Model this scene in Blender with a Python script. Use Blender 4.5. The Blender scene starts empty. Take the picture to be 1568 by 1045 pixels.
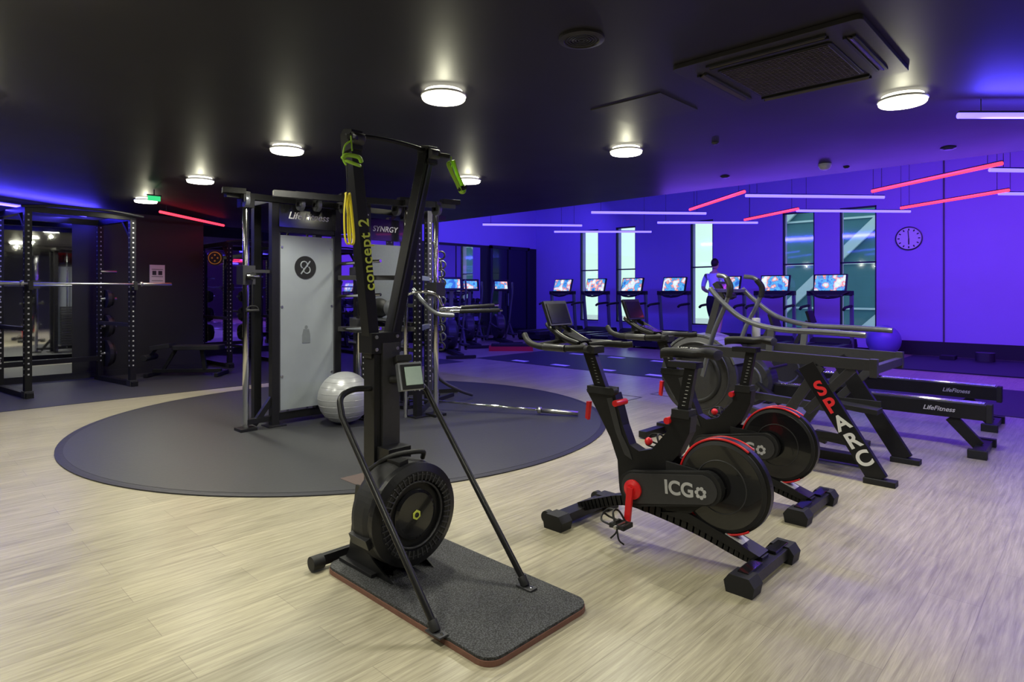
import bpy, bmesh, math, random
from mathutils import Vector, Matrix, Euler
random.seed(4)
C=bpy.context; D=bpy.data
sc=C.scene

# ---------------------------------------------------------------- materials
def mat(name,col,rough=.5,metal=0.,emit=None,es=0.,noise=0.,nscale=40.,bump=0.,coat=0.,spec=.5,contrast=False):
    m=D.materials.new(name); m.use_nodes=True; nt=m.node_tree; n=nt.nodes; l=nt.links
    b=n['Principled BSDF']
    b.inputs['Base Color'].default_value=(*col,1); b.inputs['Roughness'].default_value=rough
    b.inputs['Metallic'].default_value=metal
    b.inputs['Specular IOR Level'].default_value=spec
    if coat: b.inputs['Coat Weight'].default_value=coat
    if emit:
        b.inputs['Emission Color'].default_value=(*emit,1); b.inputs['Emission Strength'].default_value=es
    tc=n.new('ShaderNodeTexCoord'); nz=n.new('ShaderNodeTexNoise'); nz.inputs['Scale'].default_value=nscale
    nz.inputs['Detail'].default_value=4
    l.new(tc.outputs['Object'],nz.inputs['Vector'])
    fac=nz.outputs['Fac']
    if contrast:
        q=n.new('ShaderNodeMapRange'); q.inputs[1].default_value=.42; q.inputs[2].default_value=.66; l.new(fac,q.inputs[0]); fac=q.outputs[0]
    if noise>0:
        mx=n.new('ShaderNodeMix'); mx.data_type='RGBA'
        mx.inputs[6].default_value=(*[max(0,c*(1-noise)) for c in col],1)
        mx.inputs[7].default_value=(*[min(1,c*(1+noise*(2 if contrast else 1))) for c in col],1)
        l.new(fac,mx.inputs[0]); l.new(mx.outputs[2],b.inputs['Base Color'])
    mr=n.new('ShaderNodeMapRange'); mr.inputs[3].default_value=max(0,rough-.04); mr.inputs[4].default_value=min(1,rough+.04)
    l.new(nz.outputs['Fac'],mr.inputs[0]); l.new(mr.outputs[0],b.inputs['Roughness'])
    if bump>0:
        bp=n.new('ShaderNodeBump'); bp.inputs['Strength'].default_value=bump; bp.inputs['Distance'].default_value=.004
        l.new(nz.outputs['Fac'],bp.inputs['Height']); l.new(bp.outputs[0],b.inputs['Normal'])
    return m
M={}
M['black']=mat('black_paint',(.010,.010,.012),.38,noise=.2,spec=.35)
M['matte']=mat('matte_black_plastic',(.014,.014,.016),.6,noise=.25,bump=.1,nscale=200,spec=.35)
M['gloss']=mat('gloss_black',(.009,.009,.011),.15,coat=.5)
M['dgrey']=mat('dark_grey_metal',(.048,.048,.054),.4,.3,noise=.15)
M['grey']=mat('silver_grey_paint',(.20,.21,.24),.35,.6,noise=.1)
M['lgrey']=mat('light_grey_plastic',(.5,.5,.52),.4,noise=.05)
M['chrome']=mat('polished_steel',(.75,.75,.77),.12,1.,noise=.03)
M['steel']=mat('brushed_steel',(.5,.5,.52),.32,1.,noise=.1)
M['red']=mat('red_plastic',(.75,.015,.02),.35,noise=.08)
M['yellow']=mat('yellow_strap',(.80,.68,.02),.5,noise=.08)
M['lime']=mat('lime_cord',(.34,.62,.04),.5,noise=.08)
M['limeprint']=mat('yellow_green_print',(.62,.70,.10),.5,noise=.05)
M['white']=mat('white_print',(.8,.8,.8),.5,noise=.03)
M['redprint']=mat('red_print',(.9,.03,.04),.5,noise=.03)
M['rubber']=mat('speckled_rubber',(.030,.031,.034),.75,noise=.8,nscale=170,bump=.5,contrast=True)
M['ply']=mat('plywood_edge',(.16,.07,.05),.6,noise=.3)
M['frost']=mat('frosted_panel',(.30,.33,.37),.35,noise=.25,nscale=1.6)
M['frostdark']=mat('frosted_panel_print',(.17,.19,.21),.4,noise=.1)
M['lcd']=mat('lcd_screen',(.30,.40,.34),.25,noise=.1,emit=(.4,.55,.45),es=.08)
M['silver']=mat('silver_vinyl',(.43,.44,.47),.3,.25,noise=.06)
M['blueball']=mat('blue_vinyl',(.20,.16,.55),.35,noise=.06)
M['skin']=mat('skin',(.62,.40,.32),.55,noise=.08)
M['hair']=mat('dark_hair',(.02,.014,.01),.6,noise=.4,nscale=120)
M['tshirt']=mat('pale_blue_tshirt',(.72,.80,.95),.8,noise=.1,bump=.2)
M['shorts']=mat('black_shorts',(.01,.01,.014),.8,noise=.2)
M['shoe']=mat('dark_trainers',(.05,.05,.06),.6,noise=.2)
M['mirror']=mat('mirror_glass',(.80,.82,.85),.015,1.)
M['paper']=mat('poster_paper',(.75,.75,.78),.7,noise=.03)
M['green']=mat('exit_green',(.0,.3,.1),.5,emit=(.05,.9,.3),es=.8)
M['lamp']=mat('lamp_diffuser',(.9,.9,.85),.4,emit=(1,.97,.80),es=12)
M['lamprim']=mat('lamp_rim_glow',(.9,.9,.85),.4,emit=(1,.96,.76),es=3.)
M['ledb']=mat('led_blue',(.15,.12,.8),.4,emit=(.075,.055,1.),es=6.)
M['ledr']=mat('led_red',(.8,.08,.08),.4,emit=(1.,.035,.07),es=2.6)
M['plate_y']=mat('yellow_paint',(.7,.55,.05),.5,noise=.1)
M['groove']=mat('grey_groove',(.1,.1,.11),.6,noise=.1)
M['acgrey']=mat('ac_dark_panel',(.020,.017,.020),.55,noise=.1)
M['acslot']=mat('ac_louvre',(.06,.048,.042),.5,noise=.1)
M['brick']=mat('red_mat',(.6,.02,.03),.6,noise=.1)
M['brown']=mat('brown_cover',(.075,.05,.045),.6,noise=.2)
M['sportmat']=mat('dark_sport_mat',(.014,.017,.024),.5,noise=.3,nscale=90,bump=.1)
M['dial']=mat('clock_dial',(.8,.8,.82),.5,noise=.03)

def screen_mat():
    m=mat('display_picture',(.1,.1,.1),.2)
    nt=m.node_tree;n=nt.nodes;l=nt.links;b=n['Principled BSDF']
    tc=n.new('ShaderNodeTexCoord'); nz=n.new('ShaderNodeTexNoise'); nz.inputs['Scale'].default_value=6; nz.inputs['Detail'].default_value=5
    oi=n.new('ShaderNodeObjectInfo'); va=n.new('ShaderNodeVectorMath'); va.operation='ADD'
    l.new(tc.outputs['Object'],va.inputs[0]); l.new(oi.outputs['Location'],va.inputs[1]); l.new(va.outputs[0],nz.inputs['Vector'])
    cr=n.new('ShaderNodeValToRGB'); e=cr.color_ramp.elements
    e[0].position=.36;e[0].color=(.02,.12,.50,1);e[1].position=.66;e[1].color=(.8,.85,1,1)
    for p,c in((.44,(.1,.45,.75,1)),(.49,(.05,.18,.5,1)),(.53,(.95,.30,.10,1)),(.58,(.5,.7,.9,1))):
        x=e.new(p);x.color=c
    l.new(nz.outputs['Fac'],cr.inputs[0]); l.new(cr.outputs[0],b.inputs['Emission Color']); b.inputs['Emission Strength'].default_value=1.25
    return m
M['screen']=screen_mat()

def floor_mat():
    m=mat('oak_vinyl_planks',(.5,.4,.3),.32)
    nt=m.node_tree;n=nt.nodes;l=nt.links;b=n['Principled BSDF']
    g=n.new('ShaderNodeNewGeometry')
    br=n.new('ShaderNodeTexBrick'); br.offset=.37; br.offset_frequency=2
    br.inputs['Scale'].default_value=1; br.inputs['Brick Width'].default_value=1.25; br.inputs['Row Height'].default_value=.19
    br.inputs['Mortar Size'].default_value=.0012; br.inputs['Mortar Smooth'].default_value=.2
    br.inputs['Color1'].default_value=(.355,.330,.250,1); br.inputs['Color2'].default_value=(.425,.395,.300,1); br.inputs['Mortar'].default_value=(.24,.22,.17,1)
    l.new(g.outputs['Position'],br.inputs['Vector'])
    prev=br.outputs['Color']
    nzs=[]
    for sx,sy,s,lo,hi,fa in((1.3,22,2.2,(.60,.58,.54,1),(1.08,1.06,1.02,1),.9),(3,90,2.0,(.78,.77,.75,1),(1.06,1.05,1.04,1),.85)):
        mp=n.new('ShaderNodeMapping'); mp.inputs['Scale'].default_value=(sx,sy,1); l.new(g.outputs['Position'],mp.inputs['Vector'])
        nz=n.new('ShaderNodeTexNoise'); nz.inputs['Scale'].default_value=s; nz.inputs['Detail'].default_value=6; nz.inputs['Roughness'].default_value=.6; nz.inputs['Distortion'].default_value=.5
        l.new(mp.outputs[0],nz.inputs['Vector']); nzs.append(nz)
        cr=n.new('ShaderNodeValToRGB'); e=cr.color_ramp.elements; e[0].position=.32;e[0].color=lo; e[1].position=.66;e[1].color=hi
        l.new(nz.outputs['Fac'],cr.inputs[0])
        mx=n.new('ShaderNodeMix'); mx.data_type='RGBA'; mx.blend_type='MULTIPLY'; mx.inputs[0].default_value=fa
        l.new(prev,mx.inputs[6]); l.new(cr.outputs[0],mx.inputs[7]); prev=mx.outputs[2]
    l.new(prev,b.inputs['Base Color'])
    bp=n.new('ShaderNodeBump'); bp.inputs['Strength'].default_value=.12; bp.inputs['Distance'].default_value=.002
    l.new(nzs[0].outputs['Fac'],bp.inputs['Height']); l.new(bp.outputs[0],b.inputs['Normal'])
    return m
M['floor']=floor_mat()
M['rubfloor']=mat('charcoal_rubber_floor',(.027,.027,.031),.5,noise=.35,nscale=60,bump=.15)
M['disc']=mat('round_rubber_floor',(.031,.032,.036),.45,noise=.3,nscale=50,bump=.15)
M['discedge']=mat('disc_trim',(.014,.014,.022),.5)
M['ceil']=mat('black_ceiling_paint',(.014,.012,.015),.5,noise=.15,nscale=2,spec=.35)
M['wallw']=mat('wall_paint_violet_light',(.44,.36,.76),.6,noise=.04,nscale=2)  # whitish wall; the violet lamp light is mixed into its base colour
M['wallb']=mat('black_wall_paint',(.014,.014,.017),.5,noise=.15,nscale=3)
M['skirt']=mat('black_skirting',(.012,.012,.016),.5,noise=.1)
M['frame']=mat('window_frame',(.02,.02,.03),.5,noise=.1)
M['outwall']=mat('outside_cladding',(.07,.22,.27),.7,noise=.2,nscale=1.5)
M['outwhite']=mat('outside_brace',(.6,.8,.85),.6,noise=.05)
def glass():
    m=D.materials.new('window_glass'); m.use_nodes=True; n=m.node_tree.nodes; l=m.node_tree.links; n.clear()
    o=n.new('ShaderNodeOutputMaterial'); t=n.new('ShaderNodeBsdfTransparent'); t.inputs[0].default_value=(.88,.96,.94,1)
    g=n.new('ShaderNodeBsdfGlossy'); g.inputs['Roughness'].default_value=.05; g.inputs[0].default_value=(.8,.8,.9,1)
    x=n.new('ShaderNodeMixShader'); nz=n.new('ShaderNodeTexNoise'); nz.inputs['Scale'].default_value=1.5
    mr=n.new('ShaderNodeMapRange'); mr.inputs[3].default_value=.05; mr.inputs[4].default_value=.10
    l.new(nz.outputs['Fac'],mr.inputs[0]); l.new(mr.outputs[0],x.inputs[0]); l.new(t.outputs[0],x.inputs[1]); l.new(g.outputs[0],x.inputs[2]); l.new(x.outputs[0],o.inputs[0])
    return m
M['glass']=glass()

# ---------------------------------------------------------------- mesh builder
def catmull(pts,n=6):
    P=[Vector(p) for p in pts]; P=[P[0]*2-P[1]]+P+[P[-1]*2-P[-2]]; out=[]
    for i in range(1,len(P)-2):
        for k in range(n):
            t=k/n; a,b,c,d=P[i-1],P[i],P[i+1],P[i+2]
            out.append(.5*((2*b)+(c-a)*t+(2*a-5*b+4*c-d)*t*t+(3*b-a-3*c+d)*t**3))
    out.append(P[-2]); return out
class MB:
    def __init__(s): s.v=[];s.f=[];s.m=[];s.sm=[];s.mats=[]
    def mi(s,k):
        if k not in s.mats: s.mats.append(k)
        return s.mats.index(k)
    def add(s,vs,fs,k,sm=False,Mx=None):
        o=len(s.v); i=s.mi(k)
        for v in vs:
            v=Vector(v); s.v.append(Mx@v if Mx else v)
        for f in fs: s.f.append([a+o for a in f]); s.m.append(i); s.sm.append(sm)
    def box(s,c,d,k,rot=(0,0,0)):
        R=Matrix.Translation(c)@Euler(rot).to_matrix().to_4x4()
        x,y,z=d[0]/2,d[1]/2,d[2]/2
        vs=[(a*x,b*y,e*z) for a in(-1,1) for b in(-1,1) for e in(-1,1)]
        s.add(vs,[(0,1,3,2),(4,6,7,5),(0,4,5,1),(2,3,7,6),(0,2,6,4),(1,5,7,3)],k,False,R)
    def b2(s,a,b,k): s.box([(a[i]+b[i])/2 for i in range(3)],[abs(b[i]-a[i]) for i in range(3)],k)
    def tube(s,pts,r,k,n=10,caps=True,closed=False,sx=1.):
        P=[Vector(p) for p in pts]; N=len(P); rr=r if isinstance(r,(list,tuple)) else [r]*N
        T=[]
        for i in range(N):
            if closed: t=P[(i+1)%N]-P[i-1]
            else: t=(P[min(i+1,N-1)]-P[max(i-1,0)])
            T.append(t.normalized())
        up=Vector((0,0,1)) if abs(T[0].z)<.9 else Vector((1,0,0))
        u=(up-T[0]*up.dot(T[0])).normalized(); vs=[]
        for i in range(N):
            u=(u-T[i]*u.dot(T[i])).normalized(); w=T[i].cross(u)
            for j in range(n):
                a=2*math.pi*j/n; vs.append(P[i]+(u*math.cos(a)*sx+w*math.sin(a))*rr[i])
        fs=[]
        for i in range(N if closed else N-1):
            i2=(i+1)%N
            for j in range(n): fs.append((i*n+j,i*n+(j+1)%n,i2*n+(j+1)%n,i2*n+j))
        s.add(vs,fs,k,True)
        if caps and not closed:
            s.add([vs[j] for j in range(n)],[tuple(range(n))[::-1]],k); s.add([vs[(N-1)*n+j] for j in range(n)],[tuple(range(n))],k)
    def cyl(s,a,b,r,k,n=24,r2=None): s.tube([a,b],[r,r if r2 is None else r2],k,n)
    def curve(s,pts,r,k,n=10,seg=6): s.tube(catmull(pts,seg),r,k,n)
    def beam(s,a,b,w,h,k,side=(1,0,0)):
        a=Vector(a);b=Vector(b);t=(b-a).normalized(); u=Vector(side); u=(u-t*u.dot(t)).normalized(); v=t.cross(u)
        vs=[]
        for p in(a,b):
            for x,y in((-1,-1),(1,-1),(1,1),(-1,1)): vs.append(p+u*x*w/2+v*y*h/2)
        s.add(vs,[(0,3,2,1),(4,5,6,7),(0,1,5,4),(1,2,6,5),(2,3,7,6),(3,0,4,7)],k)
    def lathe(s,prof,c,axis,k,n=48,cap=True):
        ax=Vector(axis).normalized(); up=Vector((0,0,1)) if abs(ax.z)<.9 else Vector((1,0,0))
        u=(up-ax*up.dot(ax)).normalized(); w=ax.cross(u); c=Vector(c); vs=[];m=len(prof)
        for r,h in prof:
            for j in range(n):
                a=2*math.pi*j/n; vs.append(c+ax*h+(u*math.cos(a)+w*math.sin(a))*r)
        fs=[]
        for i in range(m-1):
            for j in range(n): fs.append((i*n+j,i*n+(j+1)%n,(i+1)*n+(j+1)%n,(i+1)*n+j))
        s.add(vs,fs,k,False)
        if cap:
            for i,(r,h) in ((0,prof[0]),(m-1,prof[-1])):
                if r>1e-2: s.add(vs[i*n:(i+1)*n],[tuple(range(n))],k)
    def torus(s,c,axis,R,r,k,a0=0,a1=360,n=48,m=8):
        ax=Vector(axis).normalized(); up=Vector((0,0,1)) if abs(ax.z)<.9 else Vector((1,0,0))
        u=(up-ax*up.dot(ax)).normalized(); w=ax.cross(u); c=Vector(c)
        full=abs(a1-a0)>=360; N=n
        pts=[c+(u*math.cos(math.radians(a0+(a1-a0)*i/(N if full else N-1)))+w*math.sin(math.radians(a0+(a1-a0)*i/(N if full else N-1))))*R for i in range(N)]
        s.tube(pts,r,k,m,closed=full)
    def sph(s,c,r,k,sc_=(1,1,1),n=32,m=16):
        vs=[];fs=[]
        for i in range(m+1):
            th=math.pi*i/m
            for j in range(n):
                a=2*math.pi*j/n; vs.append((c[0]+r*sc_[0]*math.sin(th)*math.cos(a),c[1]+r*sc_[1]*math.sin(th)*math.sin(a),c[2]+r*sc_[2]*math.cos(th)))
        for i in range(m):
            for j in range(n): fs.append((i*n+j,(i+1)*n+j,(i+1)*n+(j+1)%n,i*n+(j+1)%n))
        s.add(vs,fs,k,True)
    def prism(s,poly,ax,a,b,k):
        def q(p,t): return {'x':(t,p[0],p[1]),'y':(p[0],t,p[1]),'z':(p[0],p[1],t)}[ax]
        n=len(poly); vs=[q(p,a) for p in poly]+[q(p,b) for p in poly]
        s.add(vs,[tuple(range(n)),tuple(range(n,2*n))[::-1]]+[(i,i+n,(i+1)%n+n,(i+1)%n) for i in range(n)],k)
    def mesh(s,name):
        me=D.meshes.new(name); me.from_pydata([tuple(v) for v in s.v],[],s.f)
        for k in s.mats: me.materials.append(M[k])
        me.polygons.foreach_set('material_index',s.m); me.polygons.foreach_set('use_smooth',s.sm)
        bm=bmesh.new(); bm.from_mesh(me); bmesh.ops.remove_doubles(bm,verts=bm.verts,dist=1e-6)
        bmesh.ops.recalc_face_normals(bm,faces=bm.faces); bm.to_mesh(me); bm.free(); me.update()
        return me
    def obj(s,name,loc=(0,0,0),rot=0.,bevel=0.,me=None):
        me=me or s.mesh(name); o=D.objects.new(name,me); C.collection.objects.link(o); o.location=loc; o.rotation_euler=(0,0,rot)
        if bevel:
            md=o.modifiers.new('bevel','BEVEL'); md.width=bevel; md.segments=2; md.limit_method='ANGLE'; md.angle_limit=math.radians(50)
        return o
def inst(o,name,loc,rot=0.):
    p=D.objects.new(name,o.data); C.collection.objects.link(p); p.location=loc; p.rotation_euler=(0,0,rot)
    for m in o.modifiers:
        q=p.modifiers.new(m.name,m.type); q.width=m.width;q.segments=m.segments;q.limit_method=m.limit_method;q.angle_limit=m.angle_limit
    return p
def text(body,parent,loc,X,Y,size,k,name='lettering',ext=.0008,align='CENTER',sp=1.,italic=0.,bold=.012):
    cu=D.curves.new(name,'FONT'); cu.body=body; cu.size=size; cu.align_x=align; cu.align_y='CENTER'; cu.extrude=ext; cu.space_character=sp; cu.shear=italic
    cu.offset=size*bold
    o=D.objects.new(name,cu); C.collection.objects.link(o); cu.materials.append(M[k])
    X=Vector(X).normalized();Y=Vector(Y).normalized();Z=X.cross(Y).normalized(); Y=Z.cross(X)
    R=Matrix((X,Y,Z)).transposed().to_4x4()
    o.parent=parent; o.matrix_local=Matrix.Translation(loc)@R
    return o
def rrect(x0,y0,x1,y1,r,n=6):
    p=[]
    for cx,cy,a in((x1-r,y0+r,-90),(x1-r,y1-r,0),(x0+r,y1-r,90),(x0+r,y0+r,180)):
        for i in range(n+1):
            t=math.radians(a+90*i/n); p.append((cx+r*math.cos(t),cy+r*math.sin(t)))
    return p

# ---------------------------------------------------------------- room shell
XW=15.5; YB=13.8; X0=-4.5; Y0=-4.5; HL=2.63; HH=4.25
b=MB(); b.b2((X0,Y0,-.12),(XW+.3,YB+.3,0),'floor'); b.obj('floor')
b=MB(); b.b2((X0,8.9,0),(7.9,YB,.004),'rubfloor'); b.obj('rubber_floor')
b=MB(); b.lathe([(2.66,0),(2.66,.009),(2.63,.011)],(3.67,5.84,0),(0,0,1),'discedge',n=128); b.lathe([(2.60,.0),(2.60,.0125),(0.001,.0125)],(3.67,5.84,0),(0,0,1),'disc',n=128)
b.b2((2.32,3.70,.0125),(2.56,3.94,.0145),'brown')
b.obj('round_rubber_floor_mat')
b=MB(); b.b2((8.5,-4.4,0),(10.8,9.2,.006),'sportmat')
for i in range(10):
    y=-1+i*1.0
    b.b2((8.65,y,.006),(8.8,y+.35,.009),'white'); b.b2((10.45,y,.006),(10.6,y+.35,.009),'white')
b.obj('sprint_track_mat')
b=MB(); b.b2((12.4,-2.,0),(15.2,2.9,.02),'sportmat'); b.obj('exercise_floor_mat')
b=MB()
for (x,y) in((6.45,4.25),(7.1,4.0)):
    for q in ((x,y,x+.36,y+.012),(x,y+.3,x+.36,y+.312),(x,y,x+.012,y+.3),(x+.35,y,x+.362,y+.3)): b.b2((q[0],q[1],0),(q[2],q[3],.003),'dgrey')
b.obj('floor_hatch')
wins=[(11.23,11.94),(9.90,10.59),(7.50,8.16),(4.96,5.70),(3.66,4.41)]
b=MB(); zb,zt=.45,3.28; ys=Y0
for y0,y1 in sorted(wins):
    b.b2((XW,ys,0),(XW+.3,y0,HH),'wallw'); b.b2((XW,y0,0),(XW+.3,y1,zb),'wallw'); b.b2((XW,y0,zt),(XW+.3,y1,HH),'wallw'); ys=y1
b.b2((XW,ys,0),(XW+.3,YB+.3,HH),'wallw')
b.b2((XW-.02,2.40,.3),(XW,2.43,HH),'groove')
b.obj('wall_right')
for i,(y0,y1) in enumerate(wins):
    b=MB(); t=.035
    b.b2((XW+.03,y0,zb),(XW+.10,y0+t,zt),'frame'); b.b2((XW+.03,y1-t,zb),(XW+.10,y1,zt),'frame')
    for z in (zb,zt-t,2.0,): b.b2((XW+.03,y0,z),(XW+.10,y1,z+t),'frame')
    b.b2((XW+.06,y0+t,zb),(XW+.066,y1-t,zt),'glass')
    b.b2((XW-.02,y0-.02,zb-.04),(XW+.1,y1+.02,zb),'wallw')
    b.obj('window_%d'%(i+1))
b=MB(); b.b2((XW-.03,Y0,0),(XW,YB,.09),'skirt'); b.b2((XW-.03,Y0,.09),(XW,3.3,.30),'skirt'); b.obj('baseboard_right')
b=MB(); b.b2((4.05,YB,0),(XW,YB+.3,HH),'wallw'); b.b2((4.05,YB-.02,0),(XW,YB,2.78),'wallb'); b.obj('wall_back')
b=MB()
for x0,x1 in((4.2,6.1),(6.15,8.1),(8.15,10.1),(10.9,11.9),(11.95,12.9)): b.b2((x0,YB-.035,.12),(x1,YB-.02,2.7),'mirror')
b.obj('wall_mirror_back')
b=MB()
for x in(13.3,14.1,15.0):
    b.b2((x,YB-.09,.0),(x+.09,YB-.02,2.78),'frame')
b.b2((13.3,YB-.09,2.7),(15.1,YB-.02,2.8),'frame'); b.b2((13.4,YB-.05,.1),(14.1,YB-.04,2.7),'gloss'); b.b2((14.2,YB-.05,.1),(15.0,YB-.04,2.7),'gloss')
b.b2((14.02,YB-.14,.9),(14.05,YB-.1,1.3),'steel')
b.obj('door_1')
b=MB(); b.b2((X0,11.45,0),(4.05,YB,HL),'wallb'); b.obj('wall_back_left')
b=MB(); b.b2((X0,11.43,0),(4.07,11.45,.1),'skirt'); b.obj('baseboard_back_left')
b=MB(); b.b2((-2.0,11.435,.06),(.05,11.45,2.42),'mirror'); b.b2((.07,11.435,.06),(2.13,11.45,2.42),'mirror'); b.obj('wall_mirror')
b=MB(); b.b2((X0-.3,Y0,0),(X0,YB,HH),'wallb'); b.obj('wall_left')
b=MB(); b.b2((X0-.3,Y0-.3,0),(XW+.3,Y0,HH),'wallb'); b.obj('wall_front')
b=MB(); b.b2((X0-.3,Y0-.3,HH),(XW+.3,YB+.3,HH+.15),'ceil'); b.obj('ceiling_upper')
b=MB(); b.b2((X0,Y0,HL),(7.24,12.5,HH),'ceil'); b.obj('ceiling')
b=MB(); b.b2((21,1.0,-1),(21.3,8.6,7),'outwall')
b.beam((20.9,4.2,4.2),(20.9,7.9,.5),.12,.28,'outwhite'); b.beam((20.9,6.3,5),(20.9,9.0,2.4),.12,.28,'outwhite'); b.beam((20.9,3.4,2.0),(20.9,6.4,-.9),.12,.25,'outwhite')
for z in(.8,2.2,3.6): b.b2((20.95,1.0,z),(21,8.6,z+.06),'outwhite')
b.obj('neighbouring_building')
b=MB(); b.b2((XW+.3,-10,-.6),(40,40,-.5),'lgrey'); b.obj('ground_outside')

# ---------------------------------------------------------------- ceiling fixtures
lamps=[(2.53,3.04),(2.53,5.18),(2.55,7.30),(2.6,9.46),(4.66,.95),(4.64,3.06),(4.63,5.14),
       (.41,.95),(.41,3.04),(.41,5.18),(.41,7.3),(2.53,-1.15),(4.66,-1.15),(-1.7,3.04)]
b=MB()
b.lathe([(.12,0),(.12,-.022),(.138,-.027),(.138,-.050),(.132,-.053)],(0,0,0),(0,0,1),'lamprim')
b.lathe([(.142,-.022),(.145,-.026),(.145,-.032),(.142,-.036)],(0,0,0),(0,0,1),'white',cap=False)
b.lathe([(.130,-.053),(.130,-.057),(.001,-.057)],(0,0,0),(0,0,1),'lamp')
dl=b.mesh('downlight')
for i,(x,y) in enumerate(lamps):
    o=D.objects.new('ceiling_downlight',dl); C.collection.objects.link(o); o.location=(x,y,HL)
    L=D.lights.new('downlight_lamp','AREA'); L.shape='DISK'; L.size=.27; L.energy=26 if x<4 else 29; L.color=(1,.98,.80); L.spread=math.radians(140)
    q=D.objects.new('lamp',L); C.collection.objects.link(q); q.parent=o; q.location=(0,0,-.062)
    L=D.lights.new('downlight_halo','POINT'); L.energy=3.8; L.color=(1,.97,.70); L.shadow_soft_size=.02
    q=D.objects.new('halo',L); C.collection.objects.link(q); q.parent=o; q.location=(0,0,-.15)
b=MB()
x0,x1,y0,y1=3.14,4.10,.80,1.77
b.prism(rrect(x0,y0,x1,y1,.03),'z',HL-.025,HL,'acgrey')
cx,cy=(x0+x1)/2,(y0+y1)/2
b.prism(rrect(cx-.30,cy-.30,cx+.30,cy+.30,.02),'z',HL-.035,HL-.02,'matte')
for i in range(24):
    t=cx-.28+i*.56/23; b.b2((t-.004,cy-.28,HL-.04),(t+.004,cy+.28,HL-.034),'acslot'); b.b2((cx-.28,cy-.28+i*.56/23-.002,HL-.039),(cx+.28,cy-.28+i*.56/23+.002,HL-.035),'acslot')
for sx,sy in((1,0),(-1,0),(0,1),(0,-1)):
    c=(cx+sx*.385,cy+sy*.385,HL-.028)
    for q in(-.022,.022):
        b.box((c[0]+sx*q,c[1]+sy*q,c[2]),(.016 if sx else .62,.62 if sx else .016,.022),'matte')
    b.box((c[0],c[1],c[2]-.006),(.03 if sx else .6,.6 if sx else .03,.008),'acslot',rot=(0,.5*sx,0) if sx else (-.5*sy,0,0))
b.obj('ceiling_air_conditioner',bevel=.003)
b=MB(); b.lathe([(.115,0),(.115,-.012),(.09,-.018),(.085,-.008),(.001,-.008)],(2.48,1.90,HL),(0,0,1),'acgrey')
for i in range(5): b.torus((2.48,1.90,HL-.011),(0,0,1),.015+i*.015,.003,'dgrey',n=32,m=5)
b.obj('ceiling_speaker')
b=MB(); b.lathe([(.06,0),(.06,-.02),(.045,-.05),(.02,-.06),(.001,-.06)],(6.62,2.02,HL),(0,0,1),'lgrey'); b.obj('smoke_detector')
for nm,x,y,r in(('sprinkler_head',6.62,1.0,.06),('sprinkler_head',6.55,3.03,.05),('sprinkler_head',6.9,1.9,.03),('sprinkler_head',5.0,2.4,.03)):
    b=MB(); b.lathe([(r,0),(r,-.008),(r*.5,-.02),(.001,-.02)],(0,0,0),(0,0,1),'dgrey'); b.obj(nm,(x,y,HL-.001))
b=MB(); b.b2((3.5,2.05,HL-.006),(4.0,2.6,HL),'acgrey'); b.obj('ceiling_access_panel')
b=MB(); b.b2((2.38,8.57,HL-.14),(2.52,8.59,HL-.075),'green'); b.b2((2.37,8.565,HL-.08),(2.53,8.595,HL-.065),'matte'); b.b2((2.445,8.575,HL-.08),(2.455,8.585,HL),'matte'); b.obj('exit_sign')

def tubeled(name,a,c,k,top):
    b=MB(); a=Vector(a);c=Vector(c)
    b.cyl(a,c,.020,k,n=12); d=(c-a).normalized()
    b.beam(a+Vector((0,0,.024)),c+Vector((0,0,.024)),.024,.010,'matte',side=d.cross(Vector((0,0,1))))
    for p in (a+d*.15,c-d*.15): b.cyl(p,(p.x,p.y,top),.003,'dgrey',n=6)
    return b.obj(name)
zt=2.6
Bl=[((7.87,3.36),(9.27,2.10)),((7.85,5.82),(9.22,4.58)),((7.87,8.33),(9.28,7.1)),((9.88,3.42),(11.2,2.18)),((9.84,5.82),(11.1,4.52)),((9.84,8.25),(11.25,6.8)),((7.95,.85),(9.3,-.35)),((9.95,.97),(11.3,-.3))]
Rl=[((8.62,4.54),(7.55,3.24)),((8.62,2.08),(7.62,.72)),((10.5,4.5),(9.68,3.33)),((10.65,2.19),(9.69,.85))]
for a,c in Bl: tubeled('blue_led_tube',(*a,zt),(*c,zt),'ledb',HH)
for a,c in Rl: tubeled('red_led_tube',(*a,zt),(*c,zt),'ledr',HH)
tubeled('blue_led_tube',(5.0,.70,2.52),(6.2,-.55,2.52),'ledb',HL)
tubeled('blue_led_tube',(1.05,10.48,2.52),(2.28,11.28,2.52),'ledb',HL)
tubeled('blue_led_tube',(-.6,9.3,2.52),(.85,10.35,2.52),'ledb',HL)
tubeled('red_led_tube',(2.92,9.95,2.52),(4.3,11.2,2.52),'ledr',HL)
def area(name,loc,rot,sx,sy,e,col):
    L=D.lights.new(name,'AREA'); L.shape='RECTANGLE'; L.size=sx; L.size_y=sy; L.energy=e; L.color=col
    o=D.objects.new(name,L); C.collection.objects.link(o); o.location=loc; o.rotation_euler=rot; return o
BL=(.075,.055,1.)
area('added_wash_blue',(7.4,6.5,3.3),(0,math.radians(-62),0),.1,11.,330,BL)  # added hidden strip lamp, no real cove; washes the window wall blue
area('added_wash_violet',(11.5,0.5,4.0),(0,math.radians(-25),0),.2,6.,240,(.30,.07,1.))  # added unseen lamp for a violet wash on the window wall's right part
area('added_wash_back',(9.2,11.0,4.1),(math.radians(35),0,0),11,.2,170,(.13,.07,1))  # added lamp without a fitting, brightens the upper back wall
area('added_wash_track',(9.7,2.5,4.1),(0,0,0),.3,9.,210,(.19,.10,1.))  # added overhead lamp, no fitting there; tints the track floor
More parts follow.
